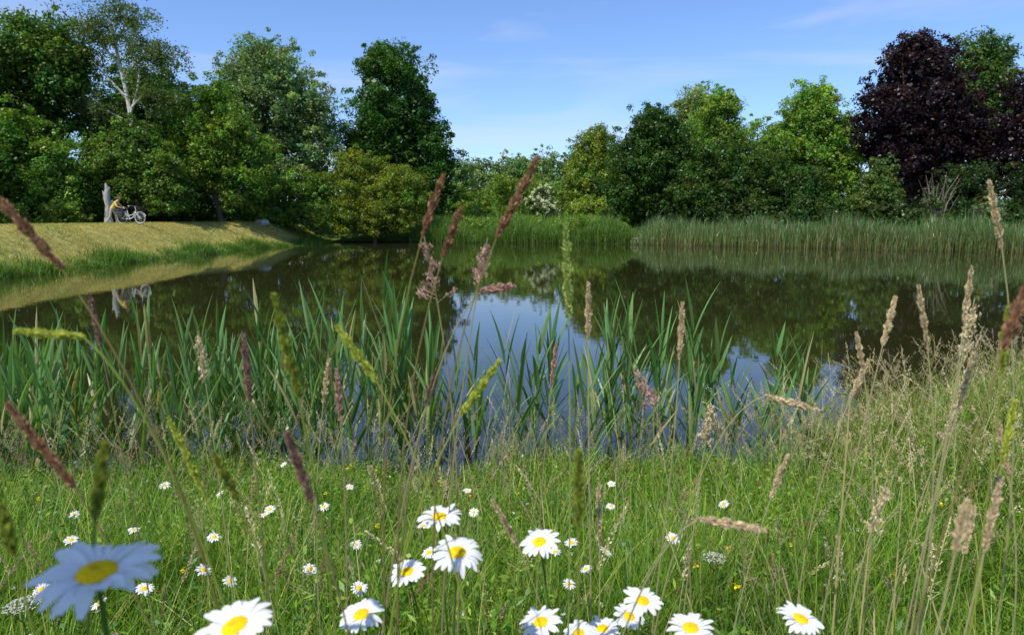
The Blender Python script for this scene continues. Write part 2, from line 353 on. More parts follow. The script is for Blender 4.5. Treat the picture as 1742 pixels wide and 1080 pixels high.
# woodland floor undergrowth (left)
ug=Bag()
E=[(-29+1.3*math.sin(q*1.3),30+q*2.0,1.9,1.8,1.6,1.6+.5*math.sin(q*2.1)) for q in range(15)]
foliage(ug,E,280,150,.45,.15,(.05,.095,.017),var=.3)
foliage(ug,[(-33+q*1.0,49+q*.6,3.5,2,1.5,3.4) for q in range(9)],260,130,.7,.2,(.03,.06,.014),var=.25)
foliage(ug,[(-30+q*1.6,56.5+.5*math.sin(q),2,1.4,1.2,1.3+.5*math.sin(q*1.7)) for q in range(10)],120,150,.45,.15,(.06,.105,.02))
ug.obj('woodland_undergrowth',[M_leaf])

# ------------------------------------------------------------------ far bank reeds & herbs
rb=Bag()
n=24000; x=U(9.8,62,n); yy=y_far(x)+U(-.9,2.6,n)**1; z=np.maximum(H(x,yy),-.15)
hgt=U(1.05,2.15,n)*(1+.14*np.sin(x*1.1)+.11*np.sin(x*2.7)+.08*np.sin(x*6))*np.clip((x-9.3)/2,.4,1)
c0=np.array([[.14,.19,.05]])*U(.7,1.2,(n,1)); c1=np.array([[.14,.27,.085]])*U(.55,1.35,(n,1))*(1+.2*np.sin(x*.8+yy))[:,None]
dryr=U(0,1,n)<.10; c1[dryr]=[.38,.34,.18]; c0[U(0,1,n)<.35]=[.34,.28,.12]
blades(rb,np.stack([x,yy,z],1),hgt,U(0,.18,n),U(0,.7,n),U(.03,.06,n),c0,c1,3,kind='reed')
rb.obj('reed_bed',[M_reed])
hb=Bag()
n=15000; x=U(-9,10.5,n); yy=y_far(x)+U(-.3,3.4,n); z=np.maximum(H(x,yy),-.1)
hgt=U(.7,1.7,n)*(1+.25*np.sin(x*.9+1)+.12*np.sin(x*2.3))
c1=np.array([[.14,.25,.04]])*U(.7,1.3,(n,1))
blades(hb,np.stack([x,yy,z],1),hgt,U(0,.25,n),U(0,.7,n),U(.03,.06,n),c1*.8,c1,3,kind='reed')
foliage(hb,[(x_,y_far(x_)+3.4+.7*math.sin(x_),1.0,1.6,1.4,1.0+.4*math.sin(x_*1.3)) for x_ in np.arange(-7,11,1.5)],190,140,.42,.14,(.075,.13,.024))
foliage(hb,[(x_,y_far(x_)+1.2+.3*math.sin(x_),.6,.9,.8,1.1+.3*math.sin(x_*1.3)) for x_ in np.arange(5,10.5,1.1)],60,140,.35,.12,(.06,.105,.02))
n=14000; x=U(-10,14,n); yy=U(64,84,n); z=H(x,yy); c1=np.array([[.18,.31,.05]])*U(.7,1.3,(n,1))
blades(hb,np.stack([x,yy,z],1),U(.8,1.9,n),U(0,.3,n),U(0,.7,n),U(.04,.08,n),c1*.8,c1,3,kind='reed')
hb.obj('bankside_herbs',[M_grass])

# left bank mown dry grass
lb=Bag()
n=85000; yy=5+(U(0,1,n)**.75)*57; s=U(.1,6.5,n); x=x_left(yy)-s
pat=np.sin(x*1.3+yy*.35)+np.sin(yy*.9-x*.4)+.6*np.sin(yy*2.7+x*2)+rng.normal(0,.9,n)
z=H(x,yy)
straw=np.array([[.56,.48,.18]])*U(.65,1.2,(n,1)); grn=np.array([[.24,.32,.06]])*U(.7,1.3,(n,1))
isg=(pat>1.5)|((s>4.3)&(U(0,1,n)<.6))|((s<1.1)&(U(0,1,n)<.7)); c=np.where(isg[:,None],grn,straw)
blades(lb,np.stack([x,yy,z-.01],1),U(.06,.15,n)*(1+.6*(s<1)),U(0,.6,n),U(0,1,n),U(.012,.03,n),c*.85,c,2)
lb.obj('dry_bank_grass',[M_grass])
lt=Bag()
n=28000; yy=5+U(0,1,n)**.8*57; s=rng.normal(0,.42,n)+.05; x=x_left(yy)-s; z=np.maximum(H(x,yy),-.1)
gm=np.clip(.5+.5*np.sin(yy*.8)+.4*np.sin(yy*2.3+1),.10,1.3)
c=np.array([[.12,.23,.035]])*U(.6,1.35,(n,1))
blades(lt,np.stack([x,yy,z],1),U(.25,.85,n)*gm,U(0,.4,n),U(.1,1,n),U(.015,.035,n),c*.8,c*1.15,3)
lt.obj('waterside_sedge',[M_grass])

# ------------------------------------------------------------------ near reeds
def reeds():
    bag=Bag(); plants=[]
    for q in range(340):
        x=U(-7.2,2.7); y=y_near(x)+U(-.7,1.3)
        dens=1.0 if x<-2.4 else (.75 if x<-.5 else (.34 if x<.7 else .6))
        if x>2.0: dens=.3
        dens*=.55+.55*math.sin(x*4.2+y*1.5)**2
        if U(0,1)>dens: continue
        top=1.18+.2*math.sin(x*3)
        if -2.2<x<-.7: top=1.45
        if .5<x<1.8: top=1.3
        plants.append((x,y,top*U(.5,1.18)))
    plants+=[(-1.28,6.3,1.98),(-1.15,6.2,1.8),(-1.4,6.5,1.7),(-2.3,6.1,1.62),(-3.2,6.0,1.6),(-1.95,6.2,1.6),(.02,6.1,1.35),(1.15,6.3,1.65),(1.35,6.2,1.5),(1.75,6.5,1.65),(.9,6.0,1.4),(3.0,7.6,1.0),(3.1,7.7,.85),(-4.1,6.1,1.55)]
    plants+=[(1.9,6.3,1.3),(-.35,6.3,1.3),(-1.0,5.9,1.5),(1.0,6.0,1.45),(-3.6,6.4,1.5),(-2.7,6.2,1.45)]
    B=[];L=[];le=[];be=[];W=[];C=[];AZ=[]
    sb=[];sL=[];saz=[];sl=[];sbd=[]
    for (x,y,h) in plants:
        z=max(float(H(x,y)),-.25); saz_=U(0,6.28); sl_=U(0,.2); 
        h0=h-z
        sb.append((x,y,z)); sL.append(h0*.78); saz.append(saz_); sl.append(sl_); sbd.append(U(0,.12))
        nl=int(5+h0*3.4); a0=U(0,6.28)
        for j in range(nl):
            f=.10+.64*j/(nl-1)+U(-.03,.03)
            B.append((x+math.cos(saz_)*math.sin(sl_)*h0*f*.8,y+math.sin(saz_)*math.sin(sl_)*h0*f*.8,z+h0*f*.97*math.cos(sl_)))
            ll=min(U(.4,.7),h0*(1.02-f)*1.0+.06) if j>nl-3 else U(.34,.68)
            L.append(max(ll,.2)); le.append(U(.08,.5)*(1.25-f*.85)); be.append(U(.0,.65)*(1.3-f)); W.append(U(.024,.05))
            AZ.append(a0+j*math.pi+U(-.5,.5)); g_=U(.6,1.35)
            C.append((.14*g_*U(.8,1.25),.27*g_,.075*g_))
    B=np.array(B);n=len(B);C=np.array(C)
    dr=U(0,1,n)<.06; C[dr]=[.42,.36,.17]
    blades(bag,B,np.array(L),np.array(le),np.array(be),np.array(W),C*.9,C*1.1,7,np.array(AZ),0,'reed',fold=True)
    n=len(sb); c=np.tile([.16,.26,.06],(n,1))
    for off in (0,1.57):
        P=curve(np.array(sb),np.array(saz),np.array(sL),np.array(sl),np.array(sbd),6)
        sd=np.tile([math.cos(off),math.sin(off),0],(n,7,1)); strips(bag,P,sd,np.full((n,7),.004)*np.linspace(1,.4,7)[None,:],np.repeat(c[:,None,:],7,1))
    n=110; x=U(-6,2.5,n); y=y_near(x)+U(-.3,1.4,n); c=np.tile([.46,.39,.25],(n,1))*U(.7,1.2,(n,1))
    blades(bag,np.stack([x,y,np.maximum(H(x,y),-.2)],1),U(.4,1.2,n),U(0,.5,n),U(0,.6,n),np.full(n,.009),c,c,5,kind='stem')
    bag.obj('common_reeds',[M_reed])
reeds()

# ------------------------------------------------------------------ meadow
def sample_meadow(n, y0, y1):
    y=np.sqrt(U(y0*y0,y1*y1,n)) if y1<4 else U(y0,y1,n)**1
    x=U(-1,1,n)*(y*.86+.9)
    k=(y<y_near(x)+.12)
    return x[k],y[k]
def patch(x,y): return np.sin(x*2.3+1.3*np.sin(y*1.9))*np.sin(y*2.9+1.1*np.sin(x*2.7))+.5*np.sin(x*6.1+y*3)*np.sin(y*7.3-x*2)
def hmean(x,y):
    s=y_near(x)-y
    return (.22+.22*sst((s-.2)/2.6))+.20*sst((x-1.8)/2.2)+.09*patch(x,y)
def meadow_cols(x,y,n):
    r=U(0,1,n); c=np.empty((n,3))
    c[:]=[.14,.29,.022]
    k=r<.42; c[k]=[.25,.37,.03]
    k=(r>.42)&(r<.58); c[k]=[.06,.17,.022]
    s=y_near(x)-y
    pst=.06+.18*sst((x-1.2)/2.5)+.10*sst(1-s/2.2)
    k=U(0,1,n)<pst; c[k]=[.54,.45,.20]
    return c*(U(.5,1.35,n)*(1+.25*patch(x+3,y)))[:,None]
mg=Bag()
for (n,y0,y1,S,wm,lm,bm_) in ((38000,.9,2.6,5,1.15,1.0,1.4),(78000,2.2,11.5,4,1.7,1.0,1.5),(10000,1.0,4.5,5,2.4,.85,1.9),(10000,3.5,11.5,4,3.2,.9,1.8)):
    x,y=sample_meadow(n,y0,y1); kp=patch(x-2,y+1)>U(-1.6,0,len(x)); x,y=x[kp],y[kp]; n=len(x)
    c=meadow_cols(x,y,n)
    L=hmean(x,y)*U(.4,1.4,n)*lm
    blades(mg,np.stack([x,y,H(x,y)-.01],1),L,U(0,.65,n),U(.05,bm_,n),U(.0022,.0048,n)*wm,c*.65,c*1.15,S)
n=3500; y=U(.5,1.0,n); x=U(-1,1,n)*(y*.9+.3); c=meadow_cols(x,y,n)
blades(mg,np.stack([x,y,H(x,y)],1),U(.3,.62,n),U(0,.3,n),U(.05,.8,n),U(.003,.005,n),c*.8,c*1.15,6)
mg.obj('meadow_grass',[M_grass])
# broad leaved plants: clumps of vetch, clover, bedstraw
fp=Bag(); nc=4800
x,y=sample_meadow(nc,1.0,8.0); kp=patch(x+5,y)>U(-1,.6,len(x)); x,y=x[kp],y[kp]; nc=len(x); hc_=hmean(x,y)*U(.4,1.2,nc)
k=np.repeat(np.arange(nc),36); m_=len(k)
pos=np.stack([x,y,H(x,y)],1)[k]; f=U(.1,1,m_); a=U(0,6.28,m_); rr=.02+.055*f*U(.3,1,m_)
lnx=rng.normal(0,.15,nc); lny=rng.normal(0,.15,nc)
pos=pos+np.stack([np.cos(a)*rr+lnx[k]*f*hc_[k],np.sin(a)*rr+lny[k]*f*hc_[k],f*hc_[k]],1)
cb=np.array([[.12,.27,.025],[.20,.34,.03],[.06,.17,.025],[.27,.37,.05]])[rng.integers(0,4,nc)]
leaves(fp,pos,nrm(rng.normal(0,.5,(m_,3))+[0,-.1,1]),U(.014,.042,m_),U(.006,.016,m_),cb[k]*U(.6,1.35,(m_,1)))
cs=cb*.9; blades(fp,np.stack([x,y,H(x,y)],1),hc_,np.zeros(nc),np.zeros(nc),np.full(nc,.0025),cs,cs,3,kind='stem')
fp.obj('meadow_herbs',[M_grass])

def stalks(bag, base, L, lean, bend, hf, rad, nsp, size, ch, cs, az=None, sw=.0022, S=9, spread=.6, loose=False):
    N=len(base); az=U(0,6.28,N) if az is None else az
    P=blades(bag,base,L,lean,bend,np.full(N,sw),cs,cs*.5+ch*.5,S,az,0,'stem')
    k=np.repeat(np.arange(N),nsp); m_=len(k)
    f=U(0,1,m_); t=(1-hf[k]+hf[k]*f)*S; i0=np.minimum(t.astype(int),S-1); fr=(t-i0)[:,None]
    A=P[k,i0]; B=P[k,i0+1]; pos=A*(1-fr)+B*fr; tan=nrm(B-A)
    d=nrm(np.cross(tan,rand_dirs(m_)))
    prof=np.sin(np.clip(f*.93+.07,0,1)*np.pi)**.6 if not loose else (1.05-f)*np.minimum(1,f*5+.3)
    rr=rad[k]*prof*U(0,1,m_)**.5
    pos=pos+d*rr[:,None]
    td=nrm(tan+d*spread)
    leaves(bag,pos,nrm(np.cross(td,rand_dirs(m_))),size*U(.7,1.3,m_),size*.45*U(.7,1.3,m_),ch[k]*U(.65,1.35,(m_,1)),0,tan=td)
    if loose:
        nb=N*12; k=np.repeat(np.arange(N),12); f=np.tile(np.linspace(0,.9,12),N); t=(1-hf[k]+hf[k]*f)*S; i0=np.minimum(t.astype(int),S-1); fr=(t-i0)[:,None]
        p0=P[k,i0]*(1-fr)+P[k,i0+1]*fr; d=rand_dirs(nb); d[:,2]=.5; p1=p0+nrm(d)*(rad[k]*(1.1-f))[:,None]*1.3
        w_=nrm(np.cross(p1-p0,rand_dirs(nb)))
        strips(bag,np.stack([p0,p1],1),np.stack([w_,w_],1),np.full((nb,2),.0006),np.repeat(ch[k][:,None,:],2,1))
fg=Bag()
def pal(n, opts):
    o=np.array(opts); return o[rng.integers(0,len(o),n)]*U(.75,1.25,(n,1))
TAN=(.66,.54,.32); PNK=(.50,.35,.26); YGR=(.34,.40,.10); BRN=(.32,.20,.12); STR=(.46,.43,.18)
def place(n,y0,y1): return sample_meadow(n,y0,y1)
x,y=place(800,1.2,9.0); n=len(x)
stalks(fg,np.stack([x,y,H(x,y)],1),U(.40,.9,n)*(1+.15*(x>1.5)),U(0,.25,n),U(.1,.9,n),U(.12,.2,n),U(.004,.008,n),70,.009,pal(n,[TAN,TAN,PNK,YGR,BRN]),pal(n,[(.2,.28,.07),STR]),sw=.0028)
x,y=place(700,1.4,10.5); n=len(x)
stalks(fg,np.stack([x,y,H(x,y)],1),U(.36,.8,n)*(1+.12*(x>1.5)),U(0,.25,n),U(.1,.9,n),U(.22,.34,n),U(.018,.045,n),80,.0078,pal(n,[TAN,PNK,(.44,.37,.18),STR]),pal(n,[(.2,.28,.07),STR]),loose=True,sw=.0026)
x=U(1.7,9.5,1300); y=y_near(x)-U(-.1,3.6,1300); k=y>2.2; x,y=x[k],y[k]; n=len(x)
stalks(fg,np.stack([x,y,H(x,y)],1),U(.5,1.0,n),U(0,.35,n),U(.2,1.2,n),U(.16,.28,n),U(.006,.025,n),65,.0105,pal(n,[TAN,TAN,(.58,.48,.28),STR]),pal(n,[(.48,.42,.19),(.3,.34,.11)]),sw=.0035)
x=U(-5.5,2.5,430); y=y_near(x)-U(-.1,1.8,430); n=len(x)
stalks(fg,np.stack([x,y,H(x,y)],1),U(.35,.8,n),U(0,.3,n),U(.1,.9,n),U(.2,.34,n),U(.01,.035,n),70,.0088,pal(n,[PNK,TAN,(.40,.33,.18),YGR]),pal(n,[(.28,.32,.10)]),loose=True,sw=.0032)
fg.obj('flowering_grasses',[M_seed])

# prominent close seed heads:  tip xyz, head-base xyz, radius, colour
KB=(.36,.20,.11); KP=(.55,.36,.28); KG=(.44,.52,.15); KO=(.32,.37,.06); KY=(.50,.55,.09); KT=(.68,.55,.34); KU=(.36,.22,.17)
heads=[((.0265,.71,2.261),(-.0157,.70,2.1795),.0062,KB),((-.0749,.76,2.246),(-.0975,.75,2.181),.0058,KB),((-.0533,.72,2.2096),(-.0719,.715,2.1605),.005,KB),
((-.1027,.80,2.18),(-.0868,.79,2.1015),.022,KP),((-.0283,.80,2.1766),(-.0386,.79,2.1254),.010,KP),((.0028,.80,2.12),(-.035,.79,2.116),.006,KP),
((-.3751,.5,2.219),(-.3234,.49,2.164),.0042,KB),((.0627,.8,2.1936),(.0661,.79,2.0845),.0075,KG),((-.1718,.49,2.1449),(-.1563,.485,2.0724),.0042,KO),
((-.153,.59,2.1057),(-.1183,.58,2.0597),.0042,KY),((-.0118,.64,2.0646),(-.0481,.63,2.0148),.0045,KY),((.1,.89,2.116),(.1,.88,2.0432),.0045,KT),
((.224,.89,2.0892),(.2202,.88,2.0163),.0045,KT),((.5031,.89,2.0969),(.486,.88,2.0355),.005,KT),((.5318,.89,2.1119),(.5434,.88,2.0394),.0045,KT),
((.5492,.8,2.2413),(.5643,.79,2.1663),.0042,KT),((.5013,.98,2.0343),(.5099,.97,1.983),.0045,KT),((.4023,.87,1.9496),(.3326,.87,1.9688),.0055,KT),
((-.275,.69,2.081),(-.2689,.68,2.0154),.0042,KU),((-.0882,.78,2.0231),(-.1006,.78,1.9822),.0045,KU),((-.1641,.48,2.0447),(-.1469,.475,1.9957),.0038,KU),
((-.373,.49,2.0639),(-.3234,.48,2.0042),.004,KB),((.0442,.435,2.0468),(.0442,.43,1.997),.0033,KO),((.1266,.955,1.8127),(.1283,.94,1.7232),.004,KT),
((-.3533,.68,1.9963),(-.3171,.665,1.9259),.0042,KY),((-.2615,.575,1.9958),(-.2408,.57,1.9548),.0045,KO),((-.0256,.855,1.8323),(.0085,.845,1.7709),.0045,KT),
((.2217,.565,1.9293),(.1649,.57,1.937),.0045,KT),((.5692,.775,1.9651),(.5781,.76,1.9038),.005,KT),((.3742,.495,2.149),(.3592,.49,2.1065),.0055,KB),
((.2981,.425,2.016),(.2903,.42,1.985),.0035,KT),((-.3001,.38,2.033),(-.2915,.375,2.006),.0035,KO),((-.36,.49,2.118),(-.3127,.49,2.1142),.0035,KY),((-.2089,.337,2.0853),(-.2128,.33,2.048),.0026,KO),
((.455,.62,2.12),(.448,.61,2.06),.0045,KO),((.50,.66,2.02),(.487,.65,1.96),.004,KY),((.42,.56,1.98),(.405,.55,1.92),.004,KT),((-.21,.80,2.02),(-.205,.79,1.96),.004,KP),
((.165,.9,2.00),(.19,.89,1.95),.012,KP),((.30,1.0,1.93),(.29,.99,1.86),.012,KT),
((.58,.85,2.10),(.565,.84,2.03),.012,KT),((.62,.9,2.02),(.60,.89,1.95),.005,KT),((.40,.95,1.86),(.375,.94,1.80),.005,KT),((.60,.84,1.83),(.585,.83,1.77),.0045,KT),((.46,.80,1.88),(.44,.79,1.82),.010,KT),
((.66,.98,2.13),(.65,.97,2.05),.005,KT),((.56,1.05,1.98),(.53,1.04,1.92),.005,KT),((.68,1.0,1.93),(.65,.99,1.87),.011,KT),
((-.56,.9,2.10),(-.545,.89,2.03),.0045,KU),((-.42,.9,2.05),(-.41,.89,1.99),.010,KT),((-.30,1.1,1.97),(-.31,1.09,1.90),.006,KT),((.08,1.2,1.98),(.07,1.19,1.90),.005,KP)]
hg=Bag()
for T,B,rad,col in heads:
    T=np.array(T);B=np.array(B); ax=T-B; hl=np.linalg.norm(ax); ax/=hl
    gx=B[0]-ax[0]*.15+U(-.03,.03); gy=B[1]+U(.0,.10)-ax[1]*.2; G=np.array([gx,gy,float(H(gx,gy))])
    ln=B[2]-G[2]; tg=.22*ln*(.2+.8*abs(ax[2]))
    st=bez(G,G+[0,0,.6*ln],B-ax*tg-np.array([0,0,.04*ln]),B,18); full=np.vstack([st,B+ax*hl*.5,T])
    sc=np.array(col)*.5+np.array([.18,.25,.05])*.5
    tube(hg,full,np.linspace(.0015,.0006,len(full)),sc,5,0)
    wide=rad>.009
    n=900 if not wide else 420
    if wide:
        nb=16; cs=[]
        for q in range(nb):
            f=q/nb*.9; p0=B+ax*hl*f; d=nrm(np.cross(ax,rand_dirs(1)[0])); p1=p0+(d*1.0+ax*.5)*rad*(1.1-f)*U(.6,1.2)
            tube(hg,np.array([p0,(p0+p1)/2+[0,0,.001],p1]),.00035,col,4,0); cs.append((p1,nrm(p1-p0),f))
        k=rng.integers(0,nb,n); pos=np.array([cs[j][0] for j in k])+rng.normal(0,.0022,(n,3)); d=np.array([cs[j][1] for j in k])*.8+ax+rng.normal(0,.3,(n,3))
        pos-=np.array([cs[j][1] for j in k])*(U(0,.012,n))[:,None]
        sz=.0042
    else:
        f=U(0,1,n); lob=.72+.28*np.sin(f*U(18,30)+U(0,6)); prof=np.sin(np.clip(f*.9+.08,0,1)*np.pi)**.55*lob
        d0=nrm(np.cross(ax[None,:],rand_dirs(n)))
        pos=B+ax*(hl*f)[:,None]+d0*(rad*prof*U(.2,1,n)**.6)[:,None]
        d=ax+d0*.6+rng.normal(0,.2,(n,3)); sz=.0054
    td=nrm(d)
    leaves(hg,pos,nrm(np.cross(td,rand_dirs(n))),sz*U(.7,1.3,n),sz*.4*U(.8,1.3,n),np.array(col)[None,:]*U(.5,1.45,(n,1)),0,tan=td)
n=90; x=U(.3,.85,n); y=U(.55,1.0,n); z=H(x,y); k=x>y*.42; x,y,z=x[k],y[k],z[k]; n=len(x)
c=pal(n,[(.19,.30,.05),(.30,.32,.09),(.44,.36,.16)])
blades(hg,np.stack([x,y,z],1),U(.5,1.02,n),U(0,.25,n),U(0,.6,n),U(.0025,.005,n),c,c,8,kind='stem')
hg.obj('tall_grass_seed_heads',[M_seed])

# ------------------------------------------------------------------ daisies
def daisy(pos, diam, tilt_az, tilt, np_=21, stem_off=(0,0)):
    bag=Bag(); r0=diam*.17; R=diam/2
    zax=np.array([math.sin(tilt)*math.cos(tilt_az),math.sin(tilt)*math.sin(tilt_az),math.cos(tilt)])
    xax=nrm(np.cross([0.1,1,.05],zax)); yax=np.cross(zax,xax); M=np.stack([xax,yax,zax],0); pos=np.array(pos,float)
    tl=lambda v:(v.reshape(-1,3)@M).reshape(v.shape)+pos
    n=np_; th=np.arange(n)/n*2*np.pi+rng.normal(0,.05,n); Lp=(R-r0*.8)*U(.86,1.06,n); droop=rng.normal(-.05,.16,n); S=6
    t=np.linspace(0,1,S+1)
    rad=r0*.8+Lp[:,None]*t; zz=.10*R*np.sin(t*np.pi)[None,:]+droop[:,None]*Lp[:,None]*t**2
    P=np.stack([rad*np.cos(th)[:,None],rad*np.sin(th)[:,None],zz+U(-.0006,.0006,n)[:,None]],-1)
    sd=np.stack([-np.sin(th),np.cos(th),U(-.25,.25,n)],1)[:,None,:].repeat(S+1,1)
    prof=np.array([.45,.8,.98,1,.96,.78,.28]); hw=(diam*.066*U(.85,1.15,n))[:,None]*prof[None,:]
    cols=np.tile([.80,.80,.78],(n,S+1,1))
    fold=np.zeros_like(P); fold[...,2]=-.22
    V=Bag(); strips(V,P,sd,hw,cols,0,fold)
    bag.add(tl(V.v[0]),V.f[0],V.c[0],0)
    nr,ns=7,16; vv=[];
    for i_ in range(nr+1):
        a=i_/nr; rr=r0*a if i_ else 1e-5
        for j in range(ns): vv.append([rr*math.cos(j/ns*6.2832),rr*math.sin(j/ns*6.2832),diam*.06*(1-a**2.4)+.10*R*.2 - (diam*.012 if a<.25 else 0)+ (diam*.006*((i_+j)%2))])
    ff=[[i_*ns+j,i_*ns+(j+1)%ns,(i_+1)*ns+(j+1)%ns,(i_+1)*ns+j] for i_ in range(nr) for j in range(ns)]
    cc=np.array([[.80,.50,.012] if i_>2 else [.66,.42,.02] for i_ in range(nr+1) for j in range(ns)])
    bag.add(tl(np.array(vv)),ff,cc,1)
    vv=[];
    for i_,(a,z_) in enumerate([(.95,0.0),(.8,-.07),(.3,-.13),(.12,-.17)]):
        for j in range(12): vv.append([r0*a*math.cos(j/12*6.2832),r0*a*math.sin(j/12*6.2832),diam*z_])
    ff=[[i_*12+j,i_*12+(j+1)%12,(i_+1)*12+(j+1)%12,(i_+1)*12+j] for i_ in range(3) for j in range(12)]
    bag.add(tl(np.array(vv)),ff,np.array([.10,.16,.04]),2)
    b0=pos-zax*diam*.15; gx,gy=pos[0]+stem_off[0],pos[1]+stem_off[1]; G=np.array([gx,gy,float(H(gx,gy))-.01]); ln=b0[2]-G[2]
    st=bez(G,G+[U(-.02,.02),U(-.02,.02),.5*ln],b0-zax*.25*ln,b0,16); tube(bag,st,np.linspace(.0016,.0013,16)*(diam/.05),(.14,.24,.04),6,2)
    k=rng.integers(3,11,7); lp=st[k]; d=rand_dirs(7); d[:,2]=.9
    leaves(bag,lp+nrm(d)*.014,rand_dirs(7),U(.025,.04,7),U(.004,.007,7),np.tile([.11,.2,.035],(7,1)),2,tan=nrm(d))
    return bag.obj('oxeye_daisy',[M_petal,M_disc,M_grass],smooth=True)
big=[((-.2007,.3087,2.03),.056),((-.203,.462,1.904),.056),((-.1676,.704,1.763),.052),((-.138,.842,1.738),.05),((-.0854,.758,1.853),.052),((-.0545,.639,1.870),.052),
((.034,.791,1.805),.05),((.0338,.740,1.731),.052),((.163,.880,1.651),.047),((.1625,.790,1.728),.05),((.122,.850,1.652),.048),((.1885,.665,1.772),.05),((.3214,.7035,1.758),.05),((.083,.785,1.687),.045)]
for q,(p_,d_) in enumerate(big):
    daisy(p_,d_,-math.pi/2+U(-.9,.9),U(.02,.36),22,(U(-.05,.05),U(0,.10)))
small=[(-1.22,3.49),(-1.276,2.84),(-.958,2.5),(-.965,2.58),(-.76,2.62),(-.739,2.97),(-.517,2.13),(-1.023,2.21),(-.913,1.89),(-.797,1.8),(-1.008,1.745),(-1.152,1.98),(-1.691,2.5),(-1.494,2.18),(-1.287,1.74),(-1.072,1.645),(-.323,2.345),(-.15,2.53),(.14,2.06),(.199,2.15),(.3,2.06),(.463,3.03),(.4,2.63),(.868,2.66),(.16,1.78),(-.265,2.05),
 (-1.6,3.0),(-.6,1.9),(-.42,1.75),(-1.35,2.3),(.22,1.9),(-.2,2.9),(.55,2.2)]
for x,y in small:
    daisy((x,y,1.05-.17*y+.44),U(.038,.052),-math.pi/2+U(-1.5,1.5),U(.05,.6),15,(U(-.05,.05),U(-.05,.05)))

def dots(name,n,col,sz,mat):
    bag=Bag(); x,y=sample_meadow(n,1.3,3.8); n=len(x); z=H(x,y)+U(.25,.46,n)
    k=np.repeat(np.arange(n),7); c=np.stack([x,y,z],1)[k]+rng.normal(0,sz*.35,(len(k),3))
    leaves(bag,c,nrm(rng.normal(0,.5,(len(k),3))+[0,-.2,1]),np.full(len(k),sz),np.full(len(k),sz*.8),np.array([col])*U(.7,1.2,(len(k),1)),0)
    cs=np.tile([.14,.24,.04],(n,1)); blades(bag,np.stack([x,y,H(x,y)],1),z-H(x,y),np.zeros(n),np.zeros(n),np.full(n,.002),cs,cs,3,mat=1,kind='stem')
    bag.obj(name,[mat,M_grass])
dots('buttercups',45,(.8,.55,.01),.011,M_disc)
dots('red_clover',60,(.34,.06,.10),.012,M_seed)
dots('white_bedstraw',90,(.6,.6,.5),.008,M_petal)
ub=Bag()
for (x,y,z) in ((-1.02,1.32,1.40),(.60,1.9,1.2)):
    n=240; rr=np.sqrt(U(0,1,n))*.035; a=U(0,6.28,n); c=np.stack([x+rr*np.cos(a),y+rr*np.sin(a),z+.01-rr*rr*6+rng.normal(0,.001,n)],1)
    leaves(ub,c,nrm(rng.normal(0,.3,(n,3))+[0,0,1]),np.full(n,.004),np.full(n,.004),np.tile([.6,.58,.5],(n,1)),0)
    g0=float(H(x,y))
    tube(ub,np.array([[x+.02,y,g0],[x+.01,y,(g0+z)/2],[x,y,z-.04]]),.0018,(.12,.2,.05),5,1)
    for q in range(12):
        a_=q*.5236; tube(ub,np.array([[x,y,z-.04],[x+.02*math.cos(a_),y+.02*math.sin(a_),z-.012],[x+.026*math.cos(a_),y+.026*math.sin(a_),z+.004]]),.0006,(.12,.2,.05),4,1)
ub.obj('yarrow',[M_petal,M_grass])

# added leafy plant, out of view, placed to shade the nearest daisy
dk=Bag(); G=np.array([-.75,.05,float(H(-.75,.05))]); top=np.array([-.40,.13,2.32]); st=bez(G,G+[0,0,.7],top-[.1,.03,.3],top,14); tube(dk,st,np.linspace(.007,.003,14),(.16,.13,.05),7)
for (c_,l_,az_) in ((( -.31,.165,2.27),.19,.9),((-.30,.13,2.26),.19,.4),((-.62,.1,1.8),.28,4.)):
    c_=np.array(c_); d=np.array([math.cos(az_),math.sin(az_),.1]); s_=np.cross(d,[0,0,1.]); t=np.linspace(0,1,9)
    P=(c_+np.outer(t-.5,d)*l_+np.outer(-.25*(t-.5)**2,[0,0,1.]))[None]; hw=(np.sin(np.clip(t*.95+.03,0,1)*np.pi)**.8*.04)[None]
    strips(dk,P,np.tile(s_,(1,9,1)),hw,np.tile([.09,.16,.03],(1,9,1)),0,np.tile([0,0,-.25],(1,9,1)))
    i_=int(np.argmin(np.linalg.norm(st-P[0,0],axis=1))); tube(dk,np.array([st[i_],(st[i_]+P[0,0])/2,P[0,0]]),.0025,(.16,.13,.05),5)
dk.obj('added_shade_leaves',[M_grass],smooth=True)

# ------------------------------------------------------------------ objects on the bank
def empty(name, loc, rz=0):
    e=bpy.data.objects.new(name,None); e.location=loc; e.rotation_euler=(0,0,rz); scene.collection.objects.link(e); return e
M_white=solid_mat('white_enamel',(.75,.75,.72),.35,0,20,.08); M_tyre=solid_mat('rubber',(.03,.03,.03),.8); M_steel=solid_mat('steel',(.5,.5,.5),.35,.9,20,.1)
M_bag=solid_mat('pannier_canvas',(.035,.035,.045),.85); M_sad=solid_mat('saddle_leather',(.05,.03,.02),.6)
def box(bag,c,s,col=(0,0,0)):
    c=np.array(c);s=np.array(s)/2
    bm=bmesh.new(); bmesh.ops.create_cube(bm,size=2); 
    for v in bm.verts: v.co=Vector((v.co.x*s[0],v.co.y*s[1],v.co.z*s[2]))
    v=np.array([list(v.co) for v in bm.verts])+c; f=[[q.index for q in fc.verts] for fc in bm.faces]; bm.free(); bag.add(v,f,np.array(col,float))
bx,by=-22.75,41.2; bz=float(H(bx,by))
bike=empty('bicycle',(bx,by,bz),math.radians(-4))
def part(name,mat,fn,parent,bev=0,smooth=True):
    bg=Bag(); fn(bg); o=bg.obj(name,[mat],parent,smooth)
    if bev: m_=o.modifiers.new('bevel','BEVEL'); m_.width=bev; m_.segments=3
    return o
